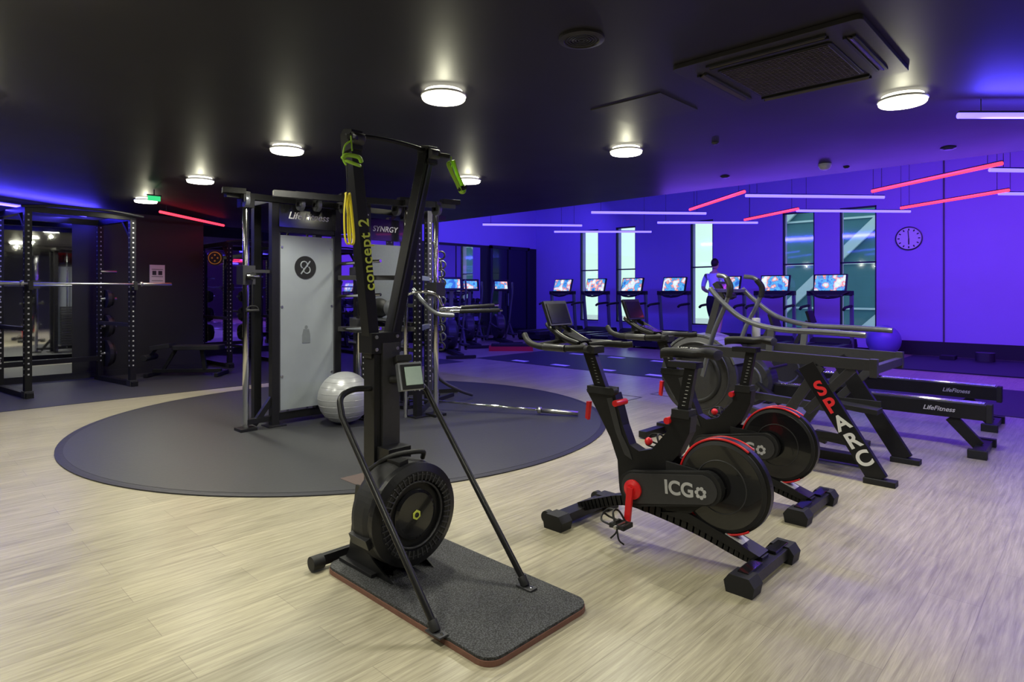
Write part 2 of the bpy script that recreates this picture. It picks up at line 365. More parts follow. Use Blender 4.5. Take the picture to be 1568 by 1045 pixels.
area('led_wash_left',(1.5,10.7,2.45),(math.radians(180),0,math.radians(33)),2.2,.06,60,BL)
area('led_wash_left',(0.,9.6,2.45),(math.radians(180),0,math.radians(33)),1.8,.06,50,BL)
area('led_glow_racks',(1.5,10.7,2.44),(0,0,math.radians(33)),2.2,.06,24,BL)
area('led_glow_racks_red',(3.6,10.6,2.44),(0,0,math.radians(42)),1.8,.06,3,(1,.04,.06))
area('led_wash_right',(5.7,.0,2.46),(math.radians(180),0,math.radians(-46)),1.7,.06,50,BL)
area('led_glow_right',(5.7,.0,2.45),(0,0,math.radians(-46)),1.7,.06,34,(.12,.07,1))
area('led_glow_tubes',(7.75,2.0,2.35),(0,math.radians(120),0),.06,5.,30,(.18,.06,1))

# ---------------------------------------------------------------- ski ergometer
b=MB()
b.prism(rrect(1.515,1.57,2.12,2.72,.07),'z',0,.022,'ply'); b.prism(rrect(1.518,1.573,2.117,2.717,.068),'z',.0222,.034,'rubber')
b.cyl((1.46,2.745,.04),(1.52,2.745,.04),.035,'matte'); b.cyl((2.11,2.745,.04),(2.17,2.745,.04),.035,'matte'); b.beam((1.5,2.745,.045),(2.13,2.745,.045),.03,.05,'black',side=(0,1,0))
cx=1.745
for x in(cx-.13,cx+.11): b.prism([(2.30,.034),(2.70,.034),(2.66,.09),(2.60,.42),(2.54,.42),(2.50,.12)],'x',x,x+.012,'black')
b.b2((cx-.16,2.42,.034),(cx+.16,2.7,.05),'black')
b.b2((cx-.065,2.54,.05),(cx+.065,2.63,1.13),'black')
b.b2((cx-.025,2.525,.5),(cx+.075,2.545,1.10),'dgrey')
b.b2((cx-.085,2.53,1.05),(cx+.085,2.64,1.15),'black')
for z in(1.07,1.13):
    for x in(-.06,.06): b.cyl((cx+x,2.522,z),(cx+x,2.53,z),.009,'steel',n=10)
AX=(1.58,2.035); ZT=2.09
b.beam((cx-.045,2.585,1.03),(AX[0],2.58,ZT),.056,.068,'black',side=(1,0,0))
b.beam((cx+.045,2.585,1.03),(AX[1],2.58,ZT),.056,.068,'black',side=(1,0,0))
a0=Vector((cx+.045,2.551,1.12)); a1=Vector((AX[1]-.01,2.542,ZT-.04)); b.beam(a0,a1,.010,.004,'dgrey',side=(1,0,0))
b.curve([(1.55,2.58,ZT),(1.68,2.575,ZT+.012),(1.80,2.575,ZT+.016),(1.93,2.575,ZT+.012),(2.06,2.58,ZT)],.011,'black',n=10)
for x,s in zip(AX,(-1,1)):
    b.prism([(2.53,ZT-.07),(2.62,ZT-.08),(2.63,ZT+.01),(2.60,ZT+.035),(2.53,ZT+.02)],'x',x-.03,x+.03,'matte')
    b.cyl((x-.03,2.53,ZT-.02),(x+.03,2.53,ZT-.02),.028,'dgrey',n=20)
    hx=x+s*.07
    b.beam((x,2.53,ZT-.02),(hx,2.48,ZT-.03),.02,.03,'matte',side=(0,0,1)); b.cyl((hx,2.47,ZT-.03),(hx,2.46,ZT-.1),.004,'lime',n=6)
hx=AX[0]-.07
b.curve([(hx-.05,2.46,1.945),(hx-.03,2.455,1.965),(hx+.03,2.455,1.965),(hx+.05,2.46,1.945)],.010,'lime',n=8)
b.torus((hx,2.46,1.935),(.2,-.3,1),.038,.006,'lime',n=20)
b.tube(catmull([(hx+.005,2.47,2.04),(hx-.03,2.47,2.01),(hx-.04,2.47,1.95),(hx-.03,2.46,1.92)],5),.005,'lime',n=6)
hy=hx-.035
b.cyl((hy+.02,2.475,1.93),(hy+.018,2.475,1.79),.003,'matte',n=6)
for dx in(0,.018):
    b.tube(catmull([(hy+.01+dx,2.47,1.80),(hy-.005+dx,2.46,1.70),(hy+.0+dx,2.46,1.59),(hy+.02+dx,2.465,1.565),(hy+.032+dx,2.47,1.60),(hy+.026+dx,2.48,1.72),(hy+.015+dx,2.48,1.80)],6),.008,'yellow',n=6,sx=.4)
hx=AX[1]+.075
b.tube(catmull([(hx-.02,2.46,2.03),(hx-.03,2.46,2.01),(hx+.02,2.45,1.92),(hx+.05,2.45,1.875),(hx+.07,2.45,1.89),(hx+.03,2.46,1.97),(hx+.0,2.46,2.04)],6),.015,'lime',n=6,sx=.4)
b.cyl((hx+.03,2.45,1.89),(hx+.075,2.44,1.905),.012,'matte',n=10)
fc=(cx,2.5,.318)
b.lathe([(.10,.0),(.20,.0),(.232,-.03),(.240,-.06),(.240,-.13),(.232,-.16)],fc,(0,1,0),'matte',n=64)
b.lathe([(.232,-.16),(.236,-.175),(.236,-.20),(.20,-.215),(.165,-.215),(.155,-.19),(.001,-.19)],fc,(0,1,0),'black',n=64)
b.torus((cx,2.29,.318),(0,1,0),.185,.006,'dgrey',n=64); b.torus((cx,2.295,.318),(0,1,0),.150,.006,'dgrey',n=64)
b.lathe([(.115,0),(.115,-.012),(.10,-.018),(.001,-.018)],(cx,2.312,.318),(0,1,0),'gloss')
for i in range(44):
    a=2*math.pi*i/44; p=Vector((math.cos(a),0,math.sin(a)))
    b.beam(Vector((cx,2.282,.318))+p*.158,Vector((cx,2.282,.318))+p*.196,.006,.006,'dgrey',side=(0,1,0))
b.lathe([(.024,0),(.024,-.003),(.001,-.003)],(cx,2.292,.318),(0,1,0),'limeprint',n=6)
b.lathe([(.012,0),(.012,-.004),(.001,-.004)],(cx,2.290,.318),(0,1,0),'gloss',n=12)
for a in(20,100,200,290):
    p=(cx+.24*math.cos(math.radians(a)),2.40,.318+.24*math.sin(math.radians(a))); b.box(p,(.05,.14,.03),'black',rot=(0,-math.radians(a)+math.pi/2,0))
b.curve([(cx-.10,2.53,.50),(cx-.05,2.42,.575),(cx+.08,2.36,.585),(cx+.12,2.40,.54)],.012,'matte')
b.b2((cx-.05,2.44,.52),(cx+.08,2.54,.60),'black')
Rm=(math.radians(-18),0,math.radians(-12))
b.box((1.825,2.45,.935),(.125,.036,.135),'grey',rot=Rm); b.box((1.83,2.427,.94),(.088,.012,.090),'lcd',rot=Rm); b.box((1.825,2.437,.935),(.112,.022,.122),'matte',rot=Rm)
b.cyl((cx+.02,2.53,.92),(1.825,2.46,.92),.02,'matte'); b.box((1.81,2.49,1.02),(.08,.05,.03),'matte',rot=Rm)
for sgn in(-1,1):
    xf=cx+.015+sgn*.255; xo=cx+.015+sgn*(.275 if sgn<0 else .25)
    top=catmull([(cx+sgn*.05,2.57,.88),(cx+sgn*.17,2.565,.885),(xo-sgn*.02,2.55,.855),(xo,2.505,.78)],6)
    a=Vector((xo,2.505,.78)); c=Vector((xf,1.87,.065))
    b.tube(top+[a.lerp(c,t) for t in(.04,.1,.3,.6,1.)],.0145,'black',n=12)
    b.cyl((xf,1.88,.075),(xf,1.855,.04),.02,'matte'); b.box((xf,1.85,.038),(.045,.09,.008),'dgrey'); b.cyl((xf,1.82,.04),(xf,1.82,.047),.008,'chrome',n=8)
ski=b.obj('ski_ergometer',bevel=.003)
dv=Vector((AX[0]-cx+.045,-.005,ZT-1.03)).normalized()
tp=Vector((cx-.045,2.585,1.03))+dv*.50
text('concept 2',ski,(tp.x,2.543,tp.z),dv,Vector((-1,0,0)),.080,'limeprint',sp=1.08)

# ---------------------------------------------------------------- spin bikes
def build_bike():
    b=MB()
    for y in(1.17,2.25):
        b.beam((-.27,y,.052),(.27,y,.052),.085,.05,'black',side=(0,1,0))
        for sgn in(-1,1):
            b.prism([(y-.06,.0),(y+.06,.0),(y+.07,.05),(y+.045,.085),(y-.045,.085),(y-.07,.05)],'x',sgn*.285,sgn*.19,'matte')
    for x in(-.24,.24): b.cyl((x-.02,2.32,.05),(x+.02,2.32,.05),.035,'matte')
    for x in(-.16,.16):
        b.beam((x-.08,1.17,.085),(x+.08,1.17,.085),.05,.012,'gloss',side=(0,1,0))
    pts=catmull([(0,2.25,.07),(0,2.10,.13),(0,1.92,.185),(0,1.70,.17),(0,1.48,.135),(0,1.30,.09),(0,1.17,.065)],6)
    for i in range(len(pts)-1): b.beam(pts[i]+(pts[i]-pts[i+1])*.15,pts[i+1]+(pts[i+1]-pts[i])*.15,.075,.055,'black',side=(1,0,0))
    b.prism([(2.20,.775),(2.00,.775),(1.985,.73),(1.945,.60),(1.90,.50),(1.84,.475),(1.76,.50),(1.66,.62),(1.645,.705),(1.53,.705),(1.54,.62),(1.60,.50),(1.66,.43),(1.62,.30),(1.66,.17),(1.80,.15),(1.93,.17),(1.97,.27),(1.98,.40),(2.03,.52),(2.12,.66)],'x',-.035,.035,'black')
    b.prism([(2.05,.74),(1.99,.56),(1.93,.44),(1.88,.42),(1.90,.47),(1.95,.55),(2.01,.75)],'x',-.04,-.034,'dgrey')
    b.b2((-.04,2.02,.76),(.04,2.19,.80),'matte'); b.b2((-.04,1.54,.69),(.04,1.64,.735),'matte')
    b.beam((0,2.105,.78),(0,2.20,1.0),.035,.075,'black',side=(1,0,0)); b.beam((0,1.59,.72),(0,1.545,.965),.035,.06,'black',side=(1,0,0))
    for i in range(9):
        b.b2((-.019,1.573-i*.0048,.755+i*.02),(-.017,1.59-i*.0048,.758+i*.02),'lgrey')
        b.b2((-.019,2.115+i*.006,.82+i*.017),(-.017,2.13+i*.006,.823+i*.017),'lgrey')
    b.b2((-.04,1.50,.955),(.04,1.66,.985),'matte')
    for p in((-.0,1.985,.72),(0,1.66,.67)): b.cyl((-.055,p[1],p[2]),(.055,p[1],p[2]),.018,'red',n=16)
    b.cyl((-.085,1.99,.79),(-.04,1.99,.79),.022,'matte')
    b.sph((0,1.80,.53),.022,'red',n=16,m=8)
    b.prism([(2.19,.70),(2.215,.70),(2.225,.60),(2.205,.59)],'x',-.012,.012,'red')
    sd=catmull([(0,1.40,1.035),(0,1.46,1.045),(0,1.53,1.035),(0,1.62,1.035),(0,1.70,1.03),(0,1.725,1.02)],5)
    W=[.055,.065,.074,.08,.082,.08,.078,.07,.062,.055,.045,.038,.032,.03,.027,.025,.024,.023,.023,.022,.022,.021,.02,.018,.015,.01]
    n=12; vs=[];fs=[]
    for i,p in enumerate(sd):
        w=W[min(i,len(W)-1)]
        for j in range(n):
            a=2*math.pi*j/n; vs.append((w*math.cos(a),p.y,p.z+(.020 if math.sin(a)>0 else .032)*math.sin(a)))
    for i in range(len(sd)-1):
        for j in range(n): fs.append((i*n+j,i*n+(j+1)%n,(i+1)*n+(j+1)%n,(i+1)*n+j))
    fs+= [tuple(range(n)),tuple(range((len(sd)-1)*n,len(sd)*n))]
    b.add(vs,fs,'matte',True)
    b.b2((-.05,2.13,.99),(.05,2.32,1.03),'matte')
    for s in(-1,1):
        b.curve([(s*.02,2.22,1.03),(s*.12,2.16,1.035),(s*.19,2.08,1.03),(s*.215,2.04,1.035)],.019,'matte',n=10)
        b.curve([(s*.18,2.09,1.035),(s*.22,2.18,1.03),(s*.225,2.31,1.025),(s*.22,2.42,1.03),(s*.21,2.50,1.05),(s*.19,2.55,1.09)],.0185,'matte',n=10)
        b.curve([(s*.22,2.42,1.03),(s*.15,2.39,1.04),(s*.05,2.38,1.05),(0,2.38,1.05)],.016,'matte',n=10)
        b.curve([(s*.06,2.24,1.04),(s*.075,2.33,1.07),(s*.07,2.43,1.12),(s*.045,2.49,1.15)],.017,'black',n=10)
        b.tube([(s*.228,2.20,1.028),(s*.229,2.36,1.028)],.0215,'dgrey')
    b.box((0,2.30,1.06),(.10,.14,.04),'gloss',rot=(.3,0,0))
    b.box((0,2.45,1.215),(.215,.02,.16),'black',rot=(math.radians(-22),0,0)); b.box((0,2.438,1.215),(.185,.006,.13),'gloss',rot=(math.radians(-22),0,0)); b.box((0,2.44,1.12),(.03,.03,.13),'matte')
    c=(0,1.365,.385)
    b.lathe([(.02,-.03),(.20,-.03),(.235,-.018),(.235,.018),(.20,.03),(.02,.03)],c,(1,0,0),'black',n=72)
    b.lathe([(.205,-.046),(.222,-.038),(.222,-.03),(.20,-.03)],c,(1,0,0),'matte',n=72)
    b.lathe([(.001,-.047),(.205,-.047),(.205,-.03)],c,(1,0,0),'gloss',n=72)
    b.torus((-.03,1.365,.385),(1,0,0),.232,.006,'red',a0=-215,a1=35,n=64); b.torus((.03,1.365,.385),(1,0,0),.232,.006,'red',a0=-215,a1=35,n=64)
    b.torus((-.048,1.365,.385),(1,0,0),.13,.003,'dgrey',n=48,m=6)
    for x in(-.055,.055): b.prism([(1.66,.20),(1.66,.46),(1.50,.45),(1.40,.43),(1.335,.385),(1.40,.32),(1.52,.22)],'x',x-.006,x+.006,'matte')
    A=(1.83,.285);B_=(1.42,.375); poly=[]
    for i in range(13):
        a=math.radians(-90+i*15); poly.append((A[0]+.095*math.cos(a),A[1]+.095*math.sin(a)))
    for i in range(13):
        a=math.radians(90+i*15); poly.append((B_[0]+.085*math.cos(a),B_[1]+.085*math.sin(a)))
    b.prism(poly,'x',-.10,-.06,'matte')
    p2=[((p[0]-1.63)*.93+1.63,(p[1]-.33)*.86+.33) for p in poly]; b.prism(p2,'x',-.106,-.10,'dgrey')
    b.prism(p2,'x',.06,.09,'matte')
    b.prism([(1.70,.18),(1.55,.17),(1.33,.11),(1.20,.075),(1.17,.10),(1.35,.16),(1.55,.22)],'x',-.055,.055,'black')
    b.beam((-.0,1.345,.158),(-.0,1.25,.122),.085,.008,'lgrey',side=(1,0,0))
    b.lathe([(.052,0),(.052,-.012),(.03,-.022),(.001,-.022)],(-.106,1.83,.285),(1,0,0),'red'); b.torus((-.13,1.83,.285),(1,0,0),.012,.004,'matte',n=16)
    b.beam((-.135,1.83,.30),(-.14,1.845,.12),.016,.036,'red',side=(1,0,0)); b.beam((.12,1.83,.27),(.135,1.815,.45),.016,.036,'red',side=(1,0,0))
    b.lathe([(.05,0),(.05,.012),(.03,.02),(.001,.02)],(.09,1.83,.285),(1,0,0),'red')
    for x,y,z in((-.2,1.845,.115),(.2,1.815,.455)):
        b.cyl((x-.06,y,z),(x+.07,y,z),.010,'steel',n=10)
        b.b2((x-.045,y-.045,z-.012),(x+.045,y-.03,z+.012),'matte'); b.b2((x-.045,y+.03,z-.012),(x+.045,y+.045,z+.012),'matte')
        b.b2((x-.045,y-.045,z-.010),(x-.035,y+.045,z+.010),'matte'); b.b2((x+.035,y-.045,z-.010),(x+.045,y+.045,z+.010),'matte')
        b.curve([(x-.04,y+.04,z),(x-.035,y+.10,z+.01),(x,y+.115,z+.035),(x+.035,y+.10,z+.01),(x+.04,y+.04,z)],.006,'matte',n=6)
        b.curve([(x-.045,y,z),(x-.03,y+.03,z+.055),(x,y+.04,z+.07),(x+.03,y+.03,z+.055),(x+.045,y,z)],.006,'matte',n=6)
        b.curve([(x,y+.115,z+.035),(x,y+.08,z+.065),(x,y+.04,z+.07)],.006,'matte',n=6)
        b.curve([(x-.04,y,z-.01),(x-.05,y-.02,z-.06),(x-.02,y-.03,z-.09)],.005,'matte',n=6)
        b.curve([(x+.02,y+.04,z-.01),(x+.03,y+.05,z-.06),(x-.01,y+.06,z-.085)],.005,'matte',n=6)
    return b
bike=build_bike().obj('spin_bike',(2.95,0,0),bevel=.003)
bike2=inst(bike,'spin_bike',(3.99,.12,0))
for q in(bike,bike2):
    text('ICG',q,(-.108,1.56,.345),(0,-1,.08),(0,.08,1),.098,'lgrey',bold=.03)
    t=MB()
    for i in range(7):
        a=i*.9; t.cyl((-.1075,1.44+.022*math.cos(a),.352+.022*math.sin(a)),(-.109,1.44+.022*math.cos(a),.352+.022*math.sin(a)),.010,'lgrey',n=10)
    o=t.obj('emblem'); o.parent=q

# ---------------------------------------------------------------- cable jungle gym
b=MB()
zt=2.30
def upright(x,y,k='black',w=.075,h=zt,foot=True):
    b.b2((x-w/2,y-w/2,.0125),(x+w/2,y+w/2,h),k)
    if foot: b.b2((x-.09,y-.09,.0125),(x+.09,y+.09,.025),k)
def holes(x,y,z0,z1,side,w=.075):
    z=z0
    while z<z1:
        if side=='y': b.b2((x-.008,y-w/2-.002,z-.008),(x+.008,y-w/2,z+.008),'lgrey')
        else: b.b2((x-w/2-.002,y-.008,z-.008),(x-w/2,y+.008,z+.008),'lgrey')
        z+=.06
for x in(2.78,3.47):
    upright(x,5.97); upright(x,6.38)
b.b2((2.78,5.96,.06),(3.47,6.0,.13),'black'); b.b2((2.78,5.94,1.95),(3.47,6.02,2.0),'black')
b.b2((2.81,5.92,2.0),(3.44,5.98,2.23),'gloss'); b.prism(rrect(2.815,.16,3.435,1.92,.02),'y',5.945,5.955,'frost')
b.b2((2.815,5.94,.15),(2.83,5.935,1.94),'dgrey'); b.b2((3.42,5.94,.15),(3.435,5.935,1.94),'dgrey')
for z in(.5,1.2,1.8):
    for x in (2.85,3.40): b.cyl((x,5.945,z),(x,5.938,z),.012,'steel',n=12)
# round emblem: dark disc with pale double loop and diagonal
b.lathe([(.118,0),(.118,-.003),(.001,-.003)],(3.10,5.942,1.60),(0,1,0),'matte')
b.torus((3.085,5.938,1.625),(0,1,0),.036,.007,'frost',a0=-150,a1=120,n=24,m=6); b.torus((3.115,5.938,1.575),(0,1,0),.036,.007,'frost',a0=30,a1=300,n=24,m=6)
b.box((3.10,5.937,1.60),(.014,.003,.17),'frost',rot=(0,.65,0))
for i in range(16): b.b2((2.90,6.10,.15+i*.055),(3.36,6.25,.195+i*.055),'dgrey')
for x in(3.02,3.24): b.cyl((x,6.17,.1),(x,6.17,2.2),.012,'chrome',n=10)
b.cyl((3.11,5.944,.985),(3.11,5.942,.985),.018,'frostdark',n=16); b.prism([(3.08,.965),(3.14,.965),(3.155,.90),(3.155,.82),(3.065,.82),(3.065,.90)],'y',5.944,5.942,'frostdark')
b.cyl((2.50,5.97,.0125),(2.50,5.97,2.2),.030,'chrome'); b.b2((2.42,5.89,.0125),(2.58,6.05,.04),'black'); b.b2((2.44,5.91,2.16),(2.56,6.03,2.30),'black')
b.b2((2.44,5.89,1.42),(2.56,6.04,1.60),'dgrey'); b.cyl((2.50,5.80,1.5),(2.50,5.92,1.5),.035,'matte'); b.cyl((2.44,5.80,1.5),(2.56,5.80,1.5),.012,'chrome')
b.beam((2.50,5.97,.09),(2.80,6.0,.09),.05,.06,'black',side=(0,0,1)); b.beam((2.58,5.98,.05),(2.77,5.98,.3),.05,.05,'black',side=(0,1,0))
b.cyl((2.50,5.82,1.48),(2.50,5.82,1.2),.004,'matte',n=6)
b.curve([(2.44,5.82,1.18),(2.47,5.82,1.21),(2.53,5.82,1.21),(2.56,5.82,1.18)],.008,'matte',n=6); b.cyl((2.44,5.82,1.17),(2.56,5.82,1.17),.014,'matte',n=10)
b.beam((2.53,6.0,1.55),(2.78,6.0,1.55),.03,.04,'dgrey',side=(0,0,1))
b.cyl((3.75,5.97,.0125),(3.75,5.97,2.2),.03,'chrome'); b.b2((3.68,5.9,.9),(3.82,6.05,1.05),'dgrey'); b.b2((3.68,5.9,1.5),(3.82,6.05,1.62),'dgrey')
for a,c in(((2.30,5.95,2.27),(3.55,5.95,2.27)),((3.47,6.0,2.27),(5.0,6.0,2.27)),((2.78,5.97,2.27),(2.78,6.6,2.27)),((3.47,5.6,2.27),(3.47,6.6,2.27)),((3.9,5.2,2.27),(4.6,6.5,2.27)),((2.6,5.6,2.27),(3.9,5.25,2.27)),((3.8,5.2,2.27),(4.35,5.05,2.27))):
    b.beam(a,c,.06,.07,'black',side=(0,0,1))
for x,y in((2.46,5.88),(3.10,5.70),(3.35,5.62),(3.6,5.7),(3.85,5.4),(4.15,5.1),(2.95,5.75),(3.5,5.55)):
    b.cyl((x-.02,y,2.22),(x+.02,y,2.22),.065,'grey',n=24); b.cyl((x-.03,y,2.22),(x+.03,y,2.22),.02,'matte'); b.box((x,y,2.25),(.06,.08,.1),'dgrey')
for x,y,z in ((2.36,5.9,2.30),(2.95,5.66,2.30),(3.35,5.50,2.31),(3.9,5.28,2.31),(4.3,5.06,2.31)):
    b.box((x,y,z),(.20,.10,.05),'matte',rot=(0,0,-.25))
for x,y in((4.05,5.30),(4.55,5.75),(4.05,6.3),(4.6,6.6),(3.62,5.62)):
    upright(x,y,'dgrey' if x>4.5 else 'black',.07); holes(x,y,.3,2.2,'y',.07); holes(x,y,.3,2.2,'x',.07)
b.cyl((4.22,5.2,.0125),(4.22,5.2,2.25),.03,'chrome'); b.b2((4.14,5.12,.0125),(4.30,5.28,.04),'black'); b.cyl((3.93,5.35,.0125),(3.93,5.35,2.25),.022,'chrome')
b.b2((4.16,5.12,1.3),(4.28,5.27,1.45),'dgrey')
for x in(3.85,4.5): upright(x,6.15)
b.prism(rrect(3.88,.2,4.47,1.9,.02),'y',6.10,6.11,'frostdark'); b.b2((3.88,6.08,1.95),(4.47,6.14,2.2),'gloss')
for i in range(16): b.b2((3.95,6.2,.15+i*.055),(4.4,6.32,.195+i*.055),'dgrey')
for z in(.95,1.5):
    b.beam((3.47,5.97,z),(4.05,5.30,z),.05,.05,'dgrey',side=(0,0,1)); b.beam((4.05,5.30,z),(4.55,5.75,z),.05,.05,'grey',side=(0,0,1))
for z in(.45,.72,1.0,1.2):
    b.beam((4.05,5.3,z),(4.05,6.3,z),.04,.04,'dgrey',side=(0,0,1))
b.curve([(3.95,5.25,1.38),(4.0,5.1,1.22),(4.08,5.0,1.12),(4.22,4.9,1.10)],.022,'grey',n=10)
b.cyl((4.10,5.0,1.14),(4.75,4.72,1.15),.016,'chrome',n=12); b.cyl((4.30,4.91,1.142),(4.72,4.733,1.149),.022,'matte',n=12)
b.cyl((4.22,5.2,1.16),(4.95,4.98,1.20),.016,'chrome',n=12); b.cyl((4.5,5.12,1.175),(4.9,5.0,1.195),.022,'matte',n=12)
b.curve([(3.85,5.3,1.3),(3.95,5.15,1.35),(4.1,5.05,1.32),(4.15,5.0,1.2)],.016,'chrome',n=10)
for i,(x,y) in enumerate(((4.33,5.25),(4.40,5.32))):
    z=1.75-.1*i
    for k in range(11-2*i): b.torus((x,y,z-k*.10),(1,(-1)**k,.1),.042,.010,('dgrey','grey')[i%2],n=16,m=6)
for i in range(3):
    b.sph((3.92,5.55+.27*i,.90),.12,'dgrey',n=20,m=12); b.sph((3.92,5.55+.27*i,1.17),.11,('grey','matte','dgrey')[i],n=20,m=12)
b.beam((3.88,5.4,.78),(3.88,6.2,.78),.02,.25,'grey',side=(0,0,1)); b.beam((3.88,5.4,1.05),(3.88,6.2,1.05),.02,.22,'grey',side=(0,0,1))
for z in(.95,1.3,1.65): b.cyl((3.5,5.97,z),(3.65,5.4,z+.02),.018,'chrome',n=10)
b.beam((4.05,5.3,.03),(5.0,6.1,.03),.06,.03,'black',side=(0,0,1)); b.beam((4.6,6.6,.03),(5.4,6.2,.03),.07,.03,'black',side=(0,0,1)); b.beam((4.55,5.75,.03),(5.15,6.0,.03),.06,.03,'black',side=(0,0,1))
b.curve([(4.55,5.75,.5),(4.7,5.7,.3),(4.95,5.65,.15),(5.2,5.7,.06)],.02,'dgrey')
jg=b.obj('cable_machine_tower',bevel=.002)
text('Life Fitness',jg,(3.125,5.918,2.12),(1,0,0),(0,0,1),.10,'white',italic=.3)
text('SYNRGY',jg,(4.17,6.078,2.08),(1,0,0),(0,0,1),.09,'lgrey',italic=.2)
b=MB()
a=Vector((4.25,5.75,.13)); c=Vector((5.24,4.06,.045)); d=(c-a).normalized()
b.cyl(a,c,.014,'chrome',n=12); b.cyl(c-d*.42,c,.025,'steel',n=16); b.cyl(c-d*.44,c-d*.40,.036,'steel',n=16); b.b2((4.18,5.70,.0125),(4.32,5.84,.05),'black'); b.cyl((4.25,5.76,.05),(4.25,5.76,.14),.03,'black')
b.obj('landmine_barbell')
b=MB(); b.sph((0,0,.262),.262,'silver',n=48,m=32)
for i in range(9):
    th=math.radians(35+i*13.7); b.torus((0,0,.262+.262*math.cos(th)),(0,0,1),.262*math.sin(th),.002,'silver',n=48,m=5)
b.obj('stability_ball',(3.33,5.57,.013))
b=MB(); b.sph((0,0,.325),.325,'blueball',n=48,m=32); b.obj('stability_ball',(14.75,3.35,0))

# ---------------------------------------------------------------- power racks
def rack(w,d,h,name,loc,rot=0,bar=True):
    b=MB()
    for x in(-w/2,w/2):
        for y in(0,d):
            b.b2((x-.038,y-.038,.004),(x+.038,y+.038,h),'black')
            z=.3
            while z<h-.1:
                b.b2((x-.010,y-.040,z-.010),(x+.010,y-.038,z+.010),'lgrey'); b.b2((x-.040,y-.010,z-.010),(x-.038,y+.010,z+.010),'lgrey'); z+=.07
        b.b2((x-.04,-.10,.004),(x+.04,d+.1,.07),'black'); b.b2((x-.035,0,h-.08),(x+.035,d,h),'black')
        b.b2((x-.05,-.06,.004),(x+.05,.06,.09),'dgrey')
        b.b2((x-.03,.04,.85),(x+.03,d-.04,.90),'dgrey')
        b.box((x,-.08,1.40),(.05,.10,.05),'matte'); b.box((x,-.115,1.44),(.05,.02,.10),'matte')
        for k in range(4):
            z=.4+k*.42; s=1 if x>0 else -1
            b.cyl((x,d-.02,z),(x+s*.22,d-.02,z),.024,'steel',n=12)
            if k!=3:
                b.lathe([(.02,0),(.2-.03*k,0),(.2-.03*k,.05),(.02,.05)],(x+s*.06,d-.02,z),(s,0,0),'dgrey',n=32); b.lathe([(.02,0),(.17-.03*k,0),(.17-.03*k,.04),(.02,.04)],(x+s*.115,d-.02,z),(s,0,0),'matte',n=32)
        b.beam((x,.0,h-.35),(x,.3,h-.05),.04,.04,'dgrey')
    b.b2((-w/2,d-.035,h-.08),(w/2,d+.035,h),'black'); b.b2((-w/2,d-.035,.3),(w/2,d+.035,.37),'black')
    b.b2((-w/2,-.03,h-.07),(w/2,.03,h),'black')
    b.curve([(-w/2-.1,-.12,h-.02),(-w/4,-.14,h+.02),(0,-.14,h+.02),(w/4,-.14,h+.02),(w/2+.1,-.12,h-.02)],.017,'dgrey')
    if bar:
        z=1.455
        b.cyl((-w/2-.1,-.085,z),(w/2+.1,-.085,z),.014,'steel',n=12)
        for s in(-1,1):
            b.cyl((s*(w/2+.09),-.085,z),(s*(w/2+.50),-.085,z),.025,'steel',n=16); b.cyl((s*(w/2+.07),-.085,z),(s*(w/2+.10),-.085,z),.038,'steel',n=16)
    return b.obj(name,loc,rot,bevel=.003)
rack(1.22,1.1,2.44,'power_rack',(1.97,9.92,0),math.radians(8))
rack(1.22,1.1,2.44,'power_rack',(.05,9.85,0),math.radians(2))
rack(.95,1.3,2.25,'power_rack_far',(4.88,11.2,0),0,bar=False)  # a power rack as well, narrower and without barbell
rack(1.1,1.3,2.25,'power_rack_far',(6.7,11.6,0),0)  # another power rack of the same build
b=MB(); b.lathe([(.025,0),(.125,0),(.13,.02),(.13,.04),(.025,.04)],(0,0,0),(-.6,-.8,0),'matte',n=40)
b.lathe([(.095,0),(.107,0),(.107,.048),(.095,.048)],(0,0,0),(-.6,-.8,0),'plate_y',n=40,cap=False)
for q in((-.045,0),(.045,0),(0,.05),(0,-.05)): b.sph((q[0]*.8-.027,q[0]*-.6-.036,q[1]),.016,'plate_y',n=10,m=6)
b.cyl((0,0,0),(.12,.16,0),.02,'steel',n=10); b.b2((.08,.10,-.08),(.16,.18,.08),'black')
b.obj('weight_plate',(4.11,11.05,1.93))
b=MB()
for x in(-1.0,1.0):
    b.beam((x,-.25,.03),(x,.25,.03),.08,.05,'black',side=(1,0,0)); b.beam((x,-.1,.05),(x,.18,1.15),.06,.08,'black')
for k,(y,z) in enumerate(((-.12,.35),(.0,.68),(.12,1.0))):
    b.box((0,y-.02,z),(2.0,.24,.03),'dgrey',rot=(.25,0,0))
    for i in range(9):
        x=-.88+i*.22
        b.cyl((x,y-.13,z+.09),(x,y+.09,z+.13),.014,'chrome',n=8)
        for t in(-.12,.08): b.lathe([(.02,-.03),(.062,-.03),(.062,.03),(.02,.03)],(x,y+t+.0,z+.10),(0,1,.2),'matte',n=16)
db=b.obj('dumbbell_rack',(8.9,13.2,0)); inst(db,'dumbbell_rack',(11.4,13.2,0))
